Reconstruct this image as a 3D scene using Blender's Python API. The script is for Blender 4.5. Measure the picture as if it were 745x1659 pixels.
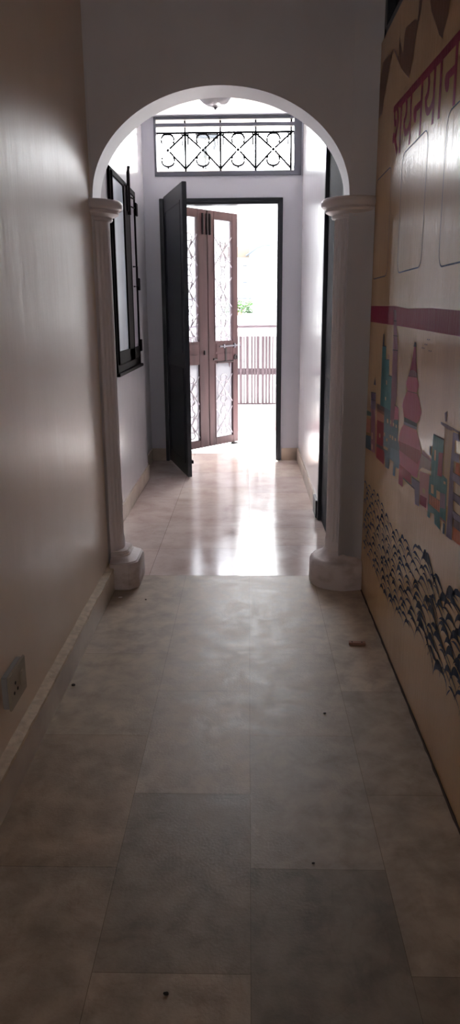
import bpy, bmesh, math, random
from mathutils import Vector, Matrix
for o in list(bpy.data.objects): bpy.data.objects.remove(o, do_unlink=True)
SC = bpy.context.scene
COL = SC.collection
random.seed(7)


# tuning
EXPO = 0.8
SKY = 14.0; SKYCOL = (.95, .97, 1.0, 1)
SUN = 42; SUNROT = (math.radians(-24), 0, math.radians(14))
BACKY = -2.6; CEIL_F = 3.2
REARFILL = (-.27, .13, 1.15, 1.6)
C_LEFT = (234, 220, 205); C_LEFT2 = (222, 206, 188)
C_TAN = (212, 176, 130); C_TAN2 = (192, 156, 114)
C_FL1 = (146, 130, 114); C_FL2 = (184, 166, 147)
GL_UP = .78; GL_LO = .16
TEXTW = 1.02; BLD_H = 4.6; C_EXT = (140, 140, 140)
M_ROUGH = .19; M_SPEC = .21; P_SPEC = .05
C_ARCH = (226, 225, 230); C_ARCH2 = (216, 213, 218)

# ---------------------------------------------------------------- camera
cam_d = bpy.data.cameras.new('camera')
cam = bpy.data.objects.new('camera', cam_d); COL.objects.link(cam); SC.camera = cam
F, CX, CY, EYE = 1215.0, 372.5, 829.5, 1.4
fwd = Vector((402-CX, -(508-CY), -F)).normalized()
up = -Vector((405-CX, -(5500-CY), -F)); up -= up.dot(fwd)*fwd; up.normalize()
rt = fwd.cross(up)
cam.matrix_world = Matrix.Translation((0, 0, EYE)) @ Matrix((rt, fwd, up)).to_4x4()
cam_d.sensor_fit = 'VERTICAL'; cam_d.sensor_height = 36.0
cam_d.lens = 36.0*F/1659.0
cam_d.clip_start = 0.02; cam_d.clip_end = 300

# ---------------------------------------------------------------- light and exposure
SC.view_settings.view_transform = 'Standard'; SC.view_settings.look = 'None'
SC.view_settings.gamma = 1.0; SC.view_settings.use_curve_mapping = False
SC.view_settings.exposure = EXPO
SC.cycles.max_bounces = 14; SC.cycles.diffuse_bounces = 8; SC.cycles.glossy_bounces = 6
SC.cycles.transparent_max_bounces = 16
w = bpy.data.worlds.new('sky'); SC.world = w; w.use_nodes = True
bg = w.node_tree.nodes['Background']; bg.inputs[0].default_value = SKYCOL; bg.inputs[1].default_value = SKY
def sky_portal(name, loc, rot, sx, sy):
    l = bpy.data.lights.new(name, 'AREA'); l.shape = 'RECTANGLE'; l.size = sx; l.size_y = sy
    l.cycles.is_portal = True
    o = bpy.data.objects.new(name, l); COL.objects.link(o); o.location = loc; o.rotation_euler = rot
sky_portal('door_portal', (-.25, 7.75, 1.25), (-math.pi/2, 0, 0), 1.3, 2.5)
sky_portal('ventilator_portal', (-.18, 7.62, 2.83), (-math.pi/2, 0, 0), 1.3, .5)
sky_portal('rear_portal', (-.07, BACKY-.05, 1.6), (math.pi/2, 0, 0), .9, 1.2)
if SUN:
    s = bpy.data.lights.new('sun', 'SUN'); s.energy = SUN; s.angle = .01; s.color = (1, .96, .90)
    so = bpy.data.objects.new('sun', s); COL.objects.link(so); so.rotation_euler = SUNROT

# ---------------------------------------------------------------- helpers
def srgb(r, g, b):
    f = lambda c: (c/255/12.92 if c/255 <= .04045 else ((c/255+.055)/1.055)**2.4)
    return (f(r), f(g), f(b), 1)
def mat(name, col, rough=.5, metal=0, bump=None, var=None, coat=0, spec=.5, coat_rough=.1):
    """bump=(scale xyz, strength, distance); var=(scale xyz, second colour, amount lo, hi)"""
    m = bpy.data.materials.new(name); m.use_nodes = True
    nt = m.node_tree; b = nt.nodes['Principled BSDF']
    b.inputs['Base Color'].default_value = col; b.inputs['Roughness'].default_value = rough
    b.inputs['Metallic'].default_value = metal; b.inputs['Specular IOR Level'].default_value = spec
    b.inputs['Coat Weight'].default_value = coat; b.inputs['Coat Roughness'].default_value = coat_rough
    tc = nt.nodes.new('ShaderNodeTexCoord')
    def noise(scale, detail=5):
        mp = nt.nodes.new('ShaderNodeMapping'); mp.inputs['Scale'].default_value = scale
        nt.links.new(tc.outputs['Object'], mp.inputs['Vector'])
        n = nt.nodes.new('ShaderNodeTexNoise'); n.inputs['Scale'].default_value = 1; n.inputs['Detail'].default_value = detail
        nt.links.new(mp.outputs[0], n.inputs['Vector']); return n
    if var:
        n = noise(var[0]); r = nt.nodes.new('ShaderNodeMapRange')
        r.inputs[1].default_value = var[2]; r.inputs[2].default_value = var[3]
        mx = nt.nodes.new('ShaderNodeMix'); mx.data_type = 'RGBA'
        mx.inputs[6].default_value = col; mx.inputs[7].default_value = var[1]
        nt.links.new(n.outputs[0], r.inputs[0]); nt.links.new(r.outputs[0], mx.inputs[0]); nt.links.new(mx.outputs[2], b.inputs['Base Color'])
    if bump:
        prev = None
        for bp in (bump if isinstance(bump, list) else [bump]):
            n = noise(bp[0], 4); bn = nt.nodes.new('ShaderNodeBump')
            bn.inputs['Strength'].default_value = bp[1]; bn.inputs['Distance'].default_value = bp[2]
            nt.links.new(n.outputs[0], bn.inputs['Height'])
            if prev: nt.links.new(prev.outputs[0], bn.inputs['Normal'])
            prev = bn
        nt.links.new(prev.outputs[0], b.inputs['Normal'])
        if coat: nt.links.new(prev.outputs[0], b.inputs['Coat Normal'])
    return m
def new_bm(): return bmesh.new()
def box(bm, x0, x1, y0, y1, z0, z1, bev=0):
    r = bmesh.ops.create_cube(bm, size=1)
    for v in r['verts']:
        v.co = Vector((x0+(x1-x0)*(v.co.x+.5), y0+(y1-y0)*(v.co.y+.5), z0+(z1-z0)*(v.co.z+.5)))
    if bev:
        es = list({e for v in r['verts'] for e in v.link_edges})
        bmesh.ops.bevel(bm, geom=es, offset=bev, segments=2, affect='EDGES')
def obox(bm, M, x0, x1, y0, y1, z0, z1, bev=0):
    t = bmesh.new(); box(t, x0, x1, y0, y1, z0, z1, bev); t.transform(M)
    me = bpy.data.meshes.new('t'); t.to_mesh(me); bm.from_mesh(me); bpy.data.meshes.remove(me); t.free()
def tube(bm, pts, r, seg=8, closed=False):
    pts = [Vector(p) for p in pts]; n = len(pts); rings = []
    for i, p in enumerate(pts):
        a = pts[(i-1) % n] if (closed or i > 0) else p
        b = pts[(i+1) % n] if (closed or i < n-1) else p
        t = (b-a).normalized(); u = t.orthogonal() if abs(t.z) > .95 else t.cross(Vector((0, 0, 1)))
        if abs(t.z) > .95: u = t.cross(Vector((1, 0, 0)))
        u.normalize(); v = t.cross(u)
        rr = r[i] if isinstance(r, (list, tuple)) else r
        rings.append([bm.verts.new(p+rr*(math.cos(k*2*math.pi/seg)*u+math.sin(k*2*math.pi/seg)*v)) for k in range(seg)])
    for i in range(n if closed else n-1):
        A, B = rings[i], rings[(i+1) % n]
        for k in range(seg): bm.faces.new((A[k], A[(k+1) % seg], B[(k+1) % seg], B[k]))
    if not closed: bm.faces.new(rings[0][::-1]); bm.faces.new(rings[-1])
def lathe(bm, prof, c, seg=48, rmod=None):
    """prof: (r, z) list, c centre; rmod(angle, r, z) -> r"""
    rings = []
    for r, z in prof:
        rings.append([bm.verts.new((c[0]+(rmod(k*2*math.pi/seg, r, z) if rmod else r)*math.cos(k*2*math.pi/seg),
                                    c[1]+(rmod(k*2*math.pi/seg, r, z) if rmod else r)*math.sin(k*2*math.pi/seg), c[2]+z)) for k in range(seg)])
    for A, B in zip(rings, rings[1:]):
        for k in range(seg): bm.faces.new((A[k], A[(k+1) % seg], B[(k+1) % seg], B[k]))
    bm.faces.new(rings[0][::-1]); bm.faces.new(rings[-1])
def prism(bm, pts, z0, z1):
    a = [bm.verts.new((x, y, z0)) for x, y in pts]; b = [bm.verts.new((x, y, z1)) for x, y in pts]
    n = len(pts); bm.faces.new(a[::-1]); bm.faces.new(b)
    for i in range(n): bm.faces.new((a[i], a[(i+1) % n], b[(i+1) % n], b[i]))
def obj(name, bm, m, parent=None, smooth=False, kind=None, label=None, cat=None, group=None, fix=True):
    if fix: bmesh.ops.recalc_face_normals(bm, faces=bm.faces)
    me = bpy.data.meshes.new(name); bm.to_mesh(me); bm.free()
    for mm in (m if isinstance(m, list) else [m]): me.materials.append(mm)
    if smooth:
        me.shade_smooth()
        try: me.set_sharp_from_angle(angle=math.radians(38))
        except Exception: pass
    o = bpy.data.objects.new(name, me); COL.objects.link(o)
    if parent: o.parent = parent
    tag(o, label, cat, group, kind); return o
def tag(o, label=None, cat=None, group=None, kind=None):
    if label: o['label'] = label
    if cat: o['category'] = cat
    if group: o['group'] = group
    if kind: o['kind'] = kind
def thing(name, loc=(0, 0, 0), label=None, cat=None, group=None, kind=None):
    o = bpy.data.objects.new(name, None); o.empty_display_size = .1; COL.objects.link(o)
    o.location = loc; tag(o, label, cat, group, kind); return o
def frame_mat(O, X, Y):                      # O origin, X and Y unit axes -> 4x4
    X = Vector(X); Y = Vector(Y); Z = X.cross(Y)
    M = Matrix((X, Y, Z)).transposed().to_4x4(); M.translation = Vector(O); return M

# ---------------------------------------------------------------- materials
VS = [((70, 110, 4.0), .4, .004), ((8, 5, 3), .3, .01)]
M_left = mat('cream enamel wall', srgb(*C_LEFT), .34, bump=[((50, 36, 3), .17, .004), ((6, 5, 2.5), .32, .012)], var=((2, 1.3, 1.1), srgb(*C_LEFT2), .35, .75), spec=.2)
M_arch = mat('white plaster paint', srgb(*C_ARCH), .45, coat=.3, coat_rough=.3, bump=((40, 40, 40), .1, .002), var=((3, 3, 2), srgb(*C_ARCH2), .4, .7))
M_col = mat('painted column plaster', srgb(226, 219, 220), .42, bump=((25, 25, 12), .05, .002), coat=.25, coat_rough=.25)
M_plinth = mat('rough column foot plaster', srgb(214, 204, 203), .6, bump=((22, 22, 22), .45, .008), var=((9, 9, 14), srgb(168, 150, 142), .5, .8))
M_back = mat('glossy white enamel wall', srgb(244, 242, 246), .22, bump=[((40, 40, 5), .10, .003), ((4, 4, 3), .3, .01)], coat=.5, coat_rough=.12)
M_doorwall = mat('pale enamel wall', srgb(212, 212, 220), .35, bump=((6, 6, 5), .2, .006))
M_ceil = mat('white ceiling paint', srgb(226, 228, 232), .35, bump=((6, 6, 6), .25, .008))
M_mural = mat('varnished tan paint', srgb(*C_TAN), M_ROUGH, bump=VS, var=((1.5, 2.0, 1.2), srgb(*C_TAN2), .35, .75), spec=M_SPEC)
def mp(name, *c): return mat('mural '+name, srgb(*c), .38, bump=VS, spec=P_SPEC)
PAINT = dict(crimson=mp('crimson', 150, 36, 70), umber=mp('umber', 92, 66, 66), feather=mp('feather brown', 132, 100, 84), mauve=mp('mauve', 146, 96, 112), green=mp('green', 70, 100, 90),
    salmon=mp('salmon', 200, 136, 112), dteal=mp('dark teal', 66, 92, 108), purple=mp('purple', 106, 88, 118), ink=mp('ink', 48, 40, 50),
    cream=mp('cream', 204, 176, 140), teal=mp('teal', 70, 126, 130), rust=mp('rust', 140, 84, 74), sky=mp('sky', 92, 124, 146), red=mp('red', 158, 52, 66),
    pink=mp('pink', 200, 104, 128), violet=mp('violet', 136, 122, 146), paleblue=mp('pale grey', 184, 172, 176), blush=mp('blush', 206, 150, 154),
    orange=mp('orange', 208, 112, 62), tan=mp('light tan', 188, 158, 122), navy=mp('navy', 16, 34, 60))
M_black = mat('black gloss enamel', srgb(28, 31, 40), .4, bump=((4, 4, 3), .15, .004), coat=.1)
M_brown = mat('weathered brown door paint', srgb(66, 46, 48), .6, spec=.2, bump=((60, 60, 5), .25, .002), var=((14, 14, 2), srgb(48, 34, 36), .4, .75))
M_steel = mat('dull steel', srgb(96, 96, 104), .45, metal=.6)
M_dsteel = mat('dark iron fitting', srgb(30, 25, 27), .6, spec=.2)
M_winwood = mat('dark brown window wood', srgb(18, 13, 15), .7, spec=.05, bump=((40, 40, 4), .2, .002))
M_glassL = mat('frosted blue grey glass', srgb(214, 226, 238), .3, bump=((30, 30, 3), .3, .004), var=((14, 14, 1), srgb(190, 204, 220), .35, .7), coat=.5)
M_glassL2 = mat('frosted pale glass', srgb(190, 182, 192), .35, coat=.5)
M_bb = mat('cream marble skirting', srgb(206, 192, 176), .35, bump=((20, 20, 20), .15, .003), var=((5, 5, 5), srgb(176, 158, 142), .35, .7))
M_bbtop = mat('rough plaster lip', srgb(206, 188, 164), .7, bump=((60, 60, 60), .6, .006), var=((30, 30, 30), srgb(182, 164, 142), .4, .65))
M_white = mat('white exterior paint', srgb(190, 188, 186), .7)
M_pinkout = mat('pink terrazzo kerb', srgb(176, 140, 140), .6)
M_terr = mat('terrace floor tile', srgb(232, 230, 232), .4)
M_bars = mat('brown painted bars', srgb(56, 42, 48), .6)
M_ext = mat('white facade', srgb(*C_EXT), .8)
M_extgrey = mat('grey louvre', srgb(50, 56, 62), .8)
M_extbrown = mat('brown boards', srgb(66, 58, 48), .8)
M_extblue = mat('bluish sheet', srgb(82, 94, 108), .5)
M_leaf = mat('leaf green', srgb(44, 78, 26), .5, var=((6, 6, 6), srgb(14, 34, 12), .35, .65))
M_grille = mat('grey painted iron', srgb(146, 140, 146), .6, spec=.2)
M_ventiron = mat('ventilator iron', srgb(16, 16, 20), .7, spec=.1)
M_plastic = mat('aged white plastic', srgb(170, 158, 140), .5)
M_dark = mat('dark slot', srgb(20, 18, 18), .6)
M_lampglass = mat('opal lamp glass', srgb(214, 214, 216), .15, coat=1)
M_wood = mat('reddish wood scrap', srgb(150, 110, 92), .6, bump=((10, 60, 60), .3, .002))

def marble(name, rough, lo, hi, bumps, coat=0, spec=.5, msc=5):
    m = bpy.data.materials.new(name); m.use_nodes = True; nt = m.node_tree; b = nt.nodes['Principled BSDF']
    L = nt.links.new; N = nt.nodes.new
    tc = N('ShaderNodeTexCoord'); at = N('ShaderNodeAttribute'); at.attribute_name = 'tone'
    n = N('ShaderNodeTexNoise'); n.inputs['Scale'].default_value = msc; n.inputs['Detail'].default_value = 10; n.inputs['Roughness'].default_value = .62; n.inputs['Distortion'].default_value = .25
    L(tc.outputs['Object'], n.inputs['Vector'])
    r = N('ShaderNodeValToRGB'); r.color_ramp.elements[0].position = .32; r.color_ramp.elements[0].color = lo
    r.color_ramp.elements[1].position = .62; r.color_ramp.elements[1].color = hi; L(n.outputs[0], r.inputs[0])
    v = N('ShaderNodeTexNoise'); v.inputs['Scale'].default_value = 3.2; v.inputs['Detail'].default_value = 10; v.inputs['Distortion'].default_value = 1.6
    L(tc.outputs['Object'], v.inputs['Vector'])
    vr = N('ShaderNodeValToRGB'); e = vr.color_ramp.elements; e[0].position = .485; e[0].color = (1, 1, 1, 1); e[1].position = .5; e[1].color = (.93, .92, .91, 1)
    e2 = vr.color_ramp.elements.new(.515); e2.color = (1, 1, 1, 1); L(v.outputs[0], vr.inputs[0])
    m1 = N('ShaderNodeMix'); m1.data_type = 'RGBA'; m1.blend_type = 'MULTIPLY'; m1.inputs[0].default_value = 1
    L(r.outputs[0], m1.inputs[6]); L(vr.outputs[0], m1.inputs[7])
    m2 = N('ShaderNodeMix'); m2.data_type = 'RGBA'; m2.blend_type = 'MULTIPLY'; m2.inputs[0].default_value = 1
    L(m1.outputs[2], m2.inputs[6]); L(at.outputs['Color'], m2.inputs[7]); L(m2.outputs[2], b.inputs['Base Color'])
    rr = N('ShaderNodeMapRange'); rr.inputs[1].default_value = .3; rr.inputs[2].default_value = .7
    rr.inputs[3].default_value = rough[0]; rr.inputs[4].default_value = rough[1]; L(n.outputs[0], rr.inputs[0]); L(rr.outputs[0], b.inputs['Roughness'])
    prev = None
    for sc, st, di in bumps:
        nn = N('ShaderNodeTexNoise'); nn.inputs['Scale'].default_value = sc; nn.inputs['Detail'].default_value = 6; L(tc.outputs['Object'], nn.inputs['Vector'])
        bn = N('ShaderNodeBump'); bn.inputs['Strength'].default_value = st; bn.inputs['Distance'].default_value = di; L(nn.outputs[0], bn.inputs['Height'])
        if prev: L(prev.outputs[0], bn.inputs['Normal'])
        prev = bn
    L(prev.outputs[0], b.inputs['Normal'])
    b.inputs['Coat Weight'].default_value = coat; b.inputs['Specular IOR Level'].default_value = spec
    return m
M_floor = marble('worn marble', (.36, .48), srgb(*C_FL1), srgb(*C_FL2), [(130, .2, .003), (26, .10, .004)], spec=.4, msc=10)
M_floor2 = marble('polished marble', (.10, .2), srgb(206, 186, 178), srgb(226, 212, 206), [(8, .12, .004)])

def tiles(bm, cols, gap, z=0.0, tones=None):
    """cols: (x0, x1, [y joints], [tones]); slabs with a small joint between them"""
    lay = bm.loops.layers.color.new('tone')
    for x0, x1, ys, ts in cols:
        for (a, b), t in zip(zip(ys, ys[1:]), ts):
            g = gap/2
            vs = [bm.verts.new(p) for p in ((x0+g, a+g, z), (x1-g, a+g, z), (x1-g, b-g, z), (x0+g, b-g, z))]
            f = bm.faces.new(vs)
            for l in f.loops: l[lay] = (t[0], t[1], t[2], 1)
    # joint bed just below
    xs = [c[0] for c in cols]+[c[1] for c in cols]; ys = [y for c in cols for y in (c[2][0], c[2][-1])]
    x0, x1, y0, y1 = min(xs), max(xs), min(ys), max(ys)
    tb = bmesh.ops.create_cube(bm, size=1)
    for v in tb['verts']:
        v.co = Vector((x0+(x1-x0)*(v.co.x+.5), y0+(y1-y0)*(v.co.y+.5), -.0015-.12*(.5-v.co.z)))
    for v in tb['verts']:
        for l in v.link_loops: l[lay] = (.62, .58, .54, 1)

# ---------------------------------------------------------------- floors
def tone(v, w=0.0): return (v*(1+w), v, v*(1-w))
G, D = tone(1, .02), tone(.80, .0)
bm = new_bm()
def seq(y0, y1, first, step):
    ys = [y for y in [first+k*step for k in range(-12, 12)] if y0+.05 < y < y1-.05]
    return [y0]+ys+[y1]
LEN = .638
ya = seq(BACKY, 3.92, 1.654, LEN); yb = seq(BACKY, 3.92, 1.968, LEN)
def tn(ys, d):
    out = []
    for a, b in zip(ys, ys[1:]):
        m_ = (a+b)/2; t = None
        for (lo, hi, tt) in d:
            if lo < m_ < hi: t = tt
        out.append(t or tone(.90+random.random()*.12, random.uniform(0, .03)))
    return out
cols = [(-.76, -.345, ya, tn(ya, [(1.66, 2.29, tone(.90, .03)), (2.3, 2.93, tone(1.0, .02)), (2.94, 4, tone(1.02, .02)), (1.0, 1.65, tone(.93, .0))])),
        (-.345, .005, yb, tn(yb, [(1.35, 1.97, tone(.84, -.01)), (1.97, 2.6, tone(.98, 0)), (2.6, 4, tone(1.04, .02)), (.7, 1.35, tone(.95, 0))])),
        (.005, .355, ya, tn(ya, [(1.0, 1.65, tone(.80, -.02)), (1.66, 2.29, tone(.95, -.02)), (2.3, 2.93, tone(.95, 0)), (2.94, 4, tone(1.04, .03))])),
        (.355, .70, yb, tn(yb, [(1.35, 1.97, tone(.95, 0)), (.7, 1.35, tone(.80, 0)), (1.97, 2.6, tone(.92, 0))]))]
tiles(bm, cols, .0014)
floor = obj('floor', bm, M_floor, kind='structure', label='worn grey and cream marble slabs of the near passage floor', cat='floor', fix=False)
bm = new_bm()
LB = .44
y1 = [3.92, 4.41, 4.92, 5.5, 6.1, 6.7, 7.3, 7.66]; y2 = [3.92, 4.41, 5.0, 5.6, 6.2, 6.8, 7.3, 7.66]; y3 = [3.92, 4.48, 4.876, 5.36, 5.9, 6.5, 7.1, 7.66]
rt_ = lambda ys: [tone(.96+random.random()*.07, random.uniform(-.005, .02)) for _ in ys[1:]]
tiles(bm, [(-1.0, -.55, y2, rt_(y2)), (-.55, .005, y1, rt_(y1)), (.005, .56, y3, rt_(y3)), (.56, 1.3, y2, rt_(y2))], .002)
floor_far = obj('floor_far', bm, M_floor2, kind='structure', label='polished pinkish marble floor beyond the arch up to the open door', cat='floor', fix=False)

# ---------------------------------------------------------------- near passage walls
bm = new_bm(); box(bm, -1.02, -.738, BACKY, 3.80, -.1, CEIL_F)
obj('wall_left', bm, M_left, kind='structure', label='glossy cream painted wall on the left of the near passage', cat='wall')
bm = new_bm(); box(bm, .59, .85, BACKY, 3.80, -.1, 2.55); box(bm, .59, .85, BACKY, 2.2, 2.55, CEIL_F); box(bm, .59, .85, 2.2, 3.80, 3.02, CEIL_F)
wall_right = obj('wall_right', bm, M_mural, kind='structure', label='varnished tan wall carrying a painted city mural on the right', cat='wall')
bm = new_bm(); box(bm, -1.02, .85, BACKY, 3.75, CEIL_F, CEIL_F+.12)
obj('ceiling', bm, M_arch, kind='structure', label='plain ceiling of the near passage', cat='ceiling')
# rear wall of the passage; its unseen opening is added for daylight fill
bm = new_bm(); y0, y1_ = BACKY-.2, BACKY
a0, a1, b0, b1 = REARFILL
box(bm, -1.02, a0, y0, y1_, -.1, CEIL_F); box(bm, a1, .85, y0, y1_, -.1, CEIL_F); box(bm, a0, a1, y0, y1_, -.1, b0); box(bm, a0, a1, y0, y1_, b1, CEIL_F)
obj('wall_rear', bm, M_arch, kind='structure', label='white wall behind the viewpoint with an added opening for fill light', cat='wall')

# arch wall: two piers and the spandrel over a half ellipse
CXA, RA, RB, SPR, YF, YB = -.1285, .5985, .469, 1.925, 3.75, 3.95
bm = new_bm(); NA = 72; TOPZ = 3.25
fr = []; bk = []; frt = []; bkt = []
for k in range(NA+1):
    a = math.pi*(1-k/NA); x = CXA+RA*math.cos(a); z = SPR+RB*math.sin(a)
    fr.append(bm.verts.new((x, YF, z))); bk.append(bm.verts.new((x, YB, z)))
    frt.append(bm.verts.new((x, YF, TOPZ))); bkt.append(bm.verts.new((x, YB, TOPZ)))
for k in range(NA):
    bm.faces.new((fr[k], fr[k+1], frt[k+1], frt[k])); bm.faces.new((bk[k+1], bk[k], bkt[k], bkt[k+1]))
    bm.faces.new((fr[k+1], fr[k], bk[k], bk[k+1]))
def quad(*ps): bm.faces.new([bm.verts.new(p) for p in ps])
xl, xr, XL, XR = CXA-RA, CXA+RA, -1.05, .85
quad((XL, YF, -.1), (xl, YF, -.1), (xl, YF, TOPZ), (XL, YF, TOPZ)); quad((XL, YB, -.1), (XL, YB, TOPZ), (xl, YB, TOPZ), (xl, YB, -.1))
quad((xr, YF, -.1), (XR, YF, -.1), (XR, YF, TOPZ), (xr, YF, TOPZ)); quad((xr, YB, -.1), (xr, YB, TOPZ), (XR, YB, TOPZ), (XR, YB, -.1))
quad((xl, YF, -.1), (xl, YB, -.1), (xl, YB, SPR), (xl, YF, SPR)); quad((xr, YF, -.1), (xr, YF, SPR), (xr, YB, SPR), (xr, YB, -.1))
bmesh.ops.remove_doubles(bm, verts=bm.verts, dist=1e-5)
obj('wall_arch', bm, M_arch, kind='structure', smooth=True, label='white plastered wall pierced by the wide round arch', cat='wall')

# ---------------------------------------------------------------- columns
def column(cx, name_label, left):
    root = thing('column', (cx, 3.85, 0), name_label, 'column')
    c = (0, 0, 0)
    lo, hi = (-.738-cx, 9) if left else (-9, .5895-cx)
    def clip(bm):
        for x, s in ((lo, -1), (hi, 1)):
            if abs(x) < 5:
                bmesh.ops.bisect_plane(bm, geom=bm.verts[:]+bm.edges[:]+bm.faces[:], plane_co=(x, 0, 0), plane_no=(s, 0, 0), clear_outer=True)
                ee = [e for e in bm.edges if e.is_boundary]
                bmesh.ops.holes_fill(bm, edges=ee)
    NF = 24
    def flute(a, r, z):
        if z < .245 or z > 1.80: return r
        p = (a*NF/(2*math.pi)) % 1.0
        return r-(.003 if left else .013)*math.sin(math.pi*min(1, max(0, (p-.16)/.68)))**.6
    bm = new_bm()
    lathe(bm, [(.090, .13), (.090, .235), (.087, .255), (.086, 1.0), (.085, 1.79), (.085, 1.83), (.090, 1.838)], c, NF*12, flute); clip(bm)
    obj('shaft', bm, M_col, root, smooth=True)
    bm = new_bm()
    pr = [(.086, 1.830), (.097, 1.834), (.101, 1.841), (.098, 1.848), (.104, 1.852), (.118, 1.857), (.129, 1.863), (.132, 1.870), (.130, 1.876), (.137, 1.879)]
    for k in range(11):
        a = -math.pi/2+math.pi*k/10; pr.append((.134+.018*math.cos(a), 1.902+.022*math.sin(a)))
    lathe(bm, pr, c, 64); clip(bm)
    obj('capital', bm, M_col, root, smooth=True)
    bm = new_bm()
    if left:
        base = [(.03, -.165), (.135, -.162), (.178, -.115), (.180, .10), (.12, .15), (.02, .15)]
        prof = [(1.0, 0), (1.0, .02), (.985, .128), (.95, .145), (.62, .168), (.60, .19)]
        rings = []
        for s, z in prof:
            rings.append([bm.verts.new(((x-.03)*s+.0+(.03 if 1 else 0), y*s, z)) for x, y in base])
        for A, B in zip(rings, rings[1:]):
            for k in range(len(A)): bm.faces.new((A[k], A[(k+1) % len(A)], B[(k+1) % len(A)], B[k]))
        bm.faces.new(rings[0][::-1]); bm.faces.new(rings[-1])
        bmesh.ops.bevel(bm, geom=bm.edges[:], offset=.006, segments=2, affect='EDGES')
    else:
        rng = random.Random(3)
        wob = [rng.uniform(-.003, .003) for _ in range(48)]
        def wb(a, r, z): return r+wob[int(a/(2*math.pi)*48+.5) % 48]
        lathe(bm, [(.170, 0), (.172, .02), (.170, .12), (.162, .138), (.148, .146), (.132, .150), (.118, .160), (.104, .168), (.090, .19)], c, 48, wb); clip(bm)
    obj('plinth', bm, M_plinth, root, smooth=True)
    return root
column(-.755, 'white plaster half column on the left with a chipped square foot', True)
column(.500, 'white fluted half column on the right with a round drum foot', False)

# ---------------------------------------------------------------- skirting
bm = new_bm(); box(bm, -.738, -.702, BACKY+.01, 3.745, 0, .112)
bb = obj('baseboard_left', bm, M_bb, kind='structure', label='cream stone skirting along the left wall', cat='skirting')
bm = new_bm(); n = 120; rng = random.Random(5)
pts = []
for k in range(n+1):
    y = BACKY+.01+(3.735-BACKY)*k/n
    pts.append((y, -.701+rng.uniform(-.0015, .0015), .122+rng.uniform(-.003, .003)))
A = [[bm.verts.new((-.739, y, .110)), bm.verts.new((x, y, .110)), bm.verts.new((x-.002, y, z-.003)), bm.verts.new((-.739, y, z+.004))] for y, x, z in pts]
for p, q in zip(A, A[1:]):
    for k in range(3): bm.faces.new((p[k], q[k], q[k+1], p[k+1]))
bm.faces.new(A[0]); bm.faces.new(A[-1])
obj('plaster_lip', bm, M_bbtop, bb)
bm = new_bm(); box(bm, -.905, -.868, 3.95, 6.45, 0, .12, .002); box(bm, -.90, -.868, 6.43, 6.47, 0, .12)
box(bm, -.952, -.94, 6.45, 7.3, 0, .12); box(bm, -.95, -.81, 7.285, 7.31, 0, .12)
obj('baseboard_far_left', bm, M_bb, kind='structure', label='stone skirting on the left beyond the arch', cat='skirting')
bm = new_bm(); box(bm, .478, .50, 5.34, 7.3, 0, .12, .002); box(bm, .325, .49, 7.285, 7.31, 0, .12)
obj('baseboard_far_right', bm, M_bb, kind='structure', label='stone skirting on the right beyond the arch', cat='skirting')
bm = new_bm(); box(bm, .472, .50, 5.125, 5.335, 0, .125, .003)
obj('skirting_block', bm, M_black, label='small black block at the foot of the dark side door frame', cat='skirting block')

# ---------------------------------------------------------------- far passage
bm = new_bm(); box(bm, -1.15, -.88, 3.95, 6.45, -.1, 3.2); box(bm, -1.15, -.95, 6.45, 7.3, -.1, 3.2)
obj('wall_far_left', bm, M_back, kind='structure', label='glossy white wall with the narrow window, left beyond the arch', cat='wall')
bm = new_bm(); box(bm, .49, .75, 5.12, 7.3, -.1, 3.2); box(bm, .49, .75, 3.95, 5.12, 2.5, 3.2); box(bm, .49, .75, 3.95, 4.06, -.1, 2.5)
box(bm, 1.0, 1.1, 3.95, 5.2, -.1, 3.2)
obj('wall_far_right', bm, M_back, kind='structure', label='glossy white wall with the dark side door, right beyond the arch', cat='wall')
bm = new_bm(); box(bm, -1.15, .85, 3.95, 7.3, 3.09, 3.2)
obj('ceiling_far', bm, M_ceil, kind='structure', label='white ceiling beyond the arch carrying a bowl light', cat='ceiling')
bm = new_bm()
DX0, DX1, DZ, VX0, VX1, VZ0, VZ1 = -.807, .315, 2.41, -.84, .475, 2.60, 3.085
for yy in ((7.3, 7.66),):
    a, b = yy
    box(bm, -1.6, DX0, a, b, -.1, VZ0); box(bm, DX1, 1.6, a, b, -.1, VZ0); box(bm, DX0, DX1, a, b, DZ, VZ0)
    box(bm, -1.6, VX0, a, b, VZ0, VZ1); box(bm, VX1, 1.6, a, b, VZ0, VZ1); box(bm, -1.6, 1.6, a, b, VZ1, 3.6)
obj('wall_end', bm, M_doorwall, kind='structure', label='pale end wall holding the open door and the ventilator', cat='wall')

# ventilator above the door
vent = thing('window_1', (-.18, 7.33, 2.6), 'long ventilator window with curled iron grille above the door', 'ventilator', kind='structure')
def local(o, bm): bm.transform(Matrix.Translation(-o.location))
bm = new_bm(); y0, y1_ = 7.285, 7.35
box(bm, VX0, -.82, y0, y1_, VZ0, VZ1, .003); box(bm, .41, VX1, y0, y1_, VZ0, VZ1, .003)
box(bm, -.82, .41, y0, y1_, VZ0, 2.640, .003); box(bm, -.82, .41, y0, y1_, 3.005, 3.035, .003); box(bm, -.82, .41, y0, y1_, 3.063, VZ1, .003)
local(vent, bm); obj('window_frame', bm, mat('grey ventilator frame', srgb(104, 106, 116), .5), vent)
bm = new_bm(); r = .010
gx0, gx1, gz0, gz1, gy = -.82, .41, 2.640, 3.062, 7.34
mod = .316; c0 = -.722
zc = 2.823
tube(bm, [(gx0, gy, 2.965), (gx1, gy, 2.965)], r, 6); tube(bm, [(gx0, gy, 2.95), (gx1, gy, 2.95)], .004, 6); tube(bm, [(gx0, gy, gz0+.03), (gx1, gy, gz0+.03)], .002, 6)
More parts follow.
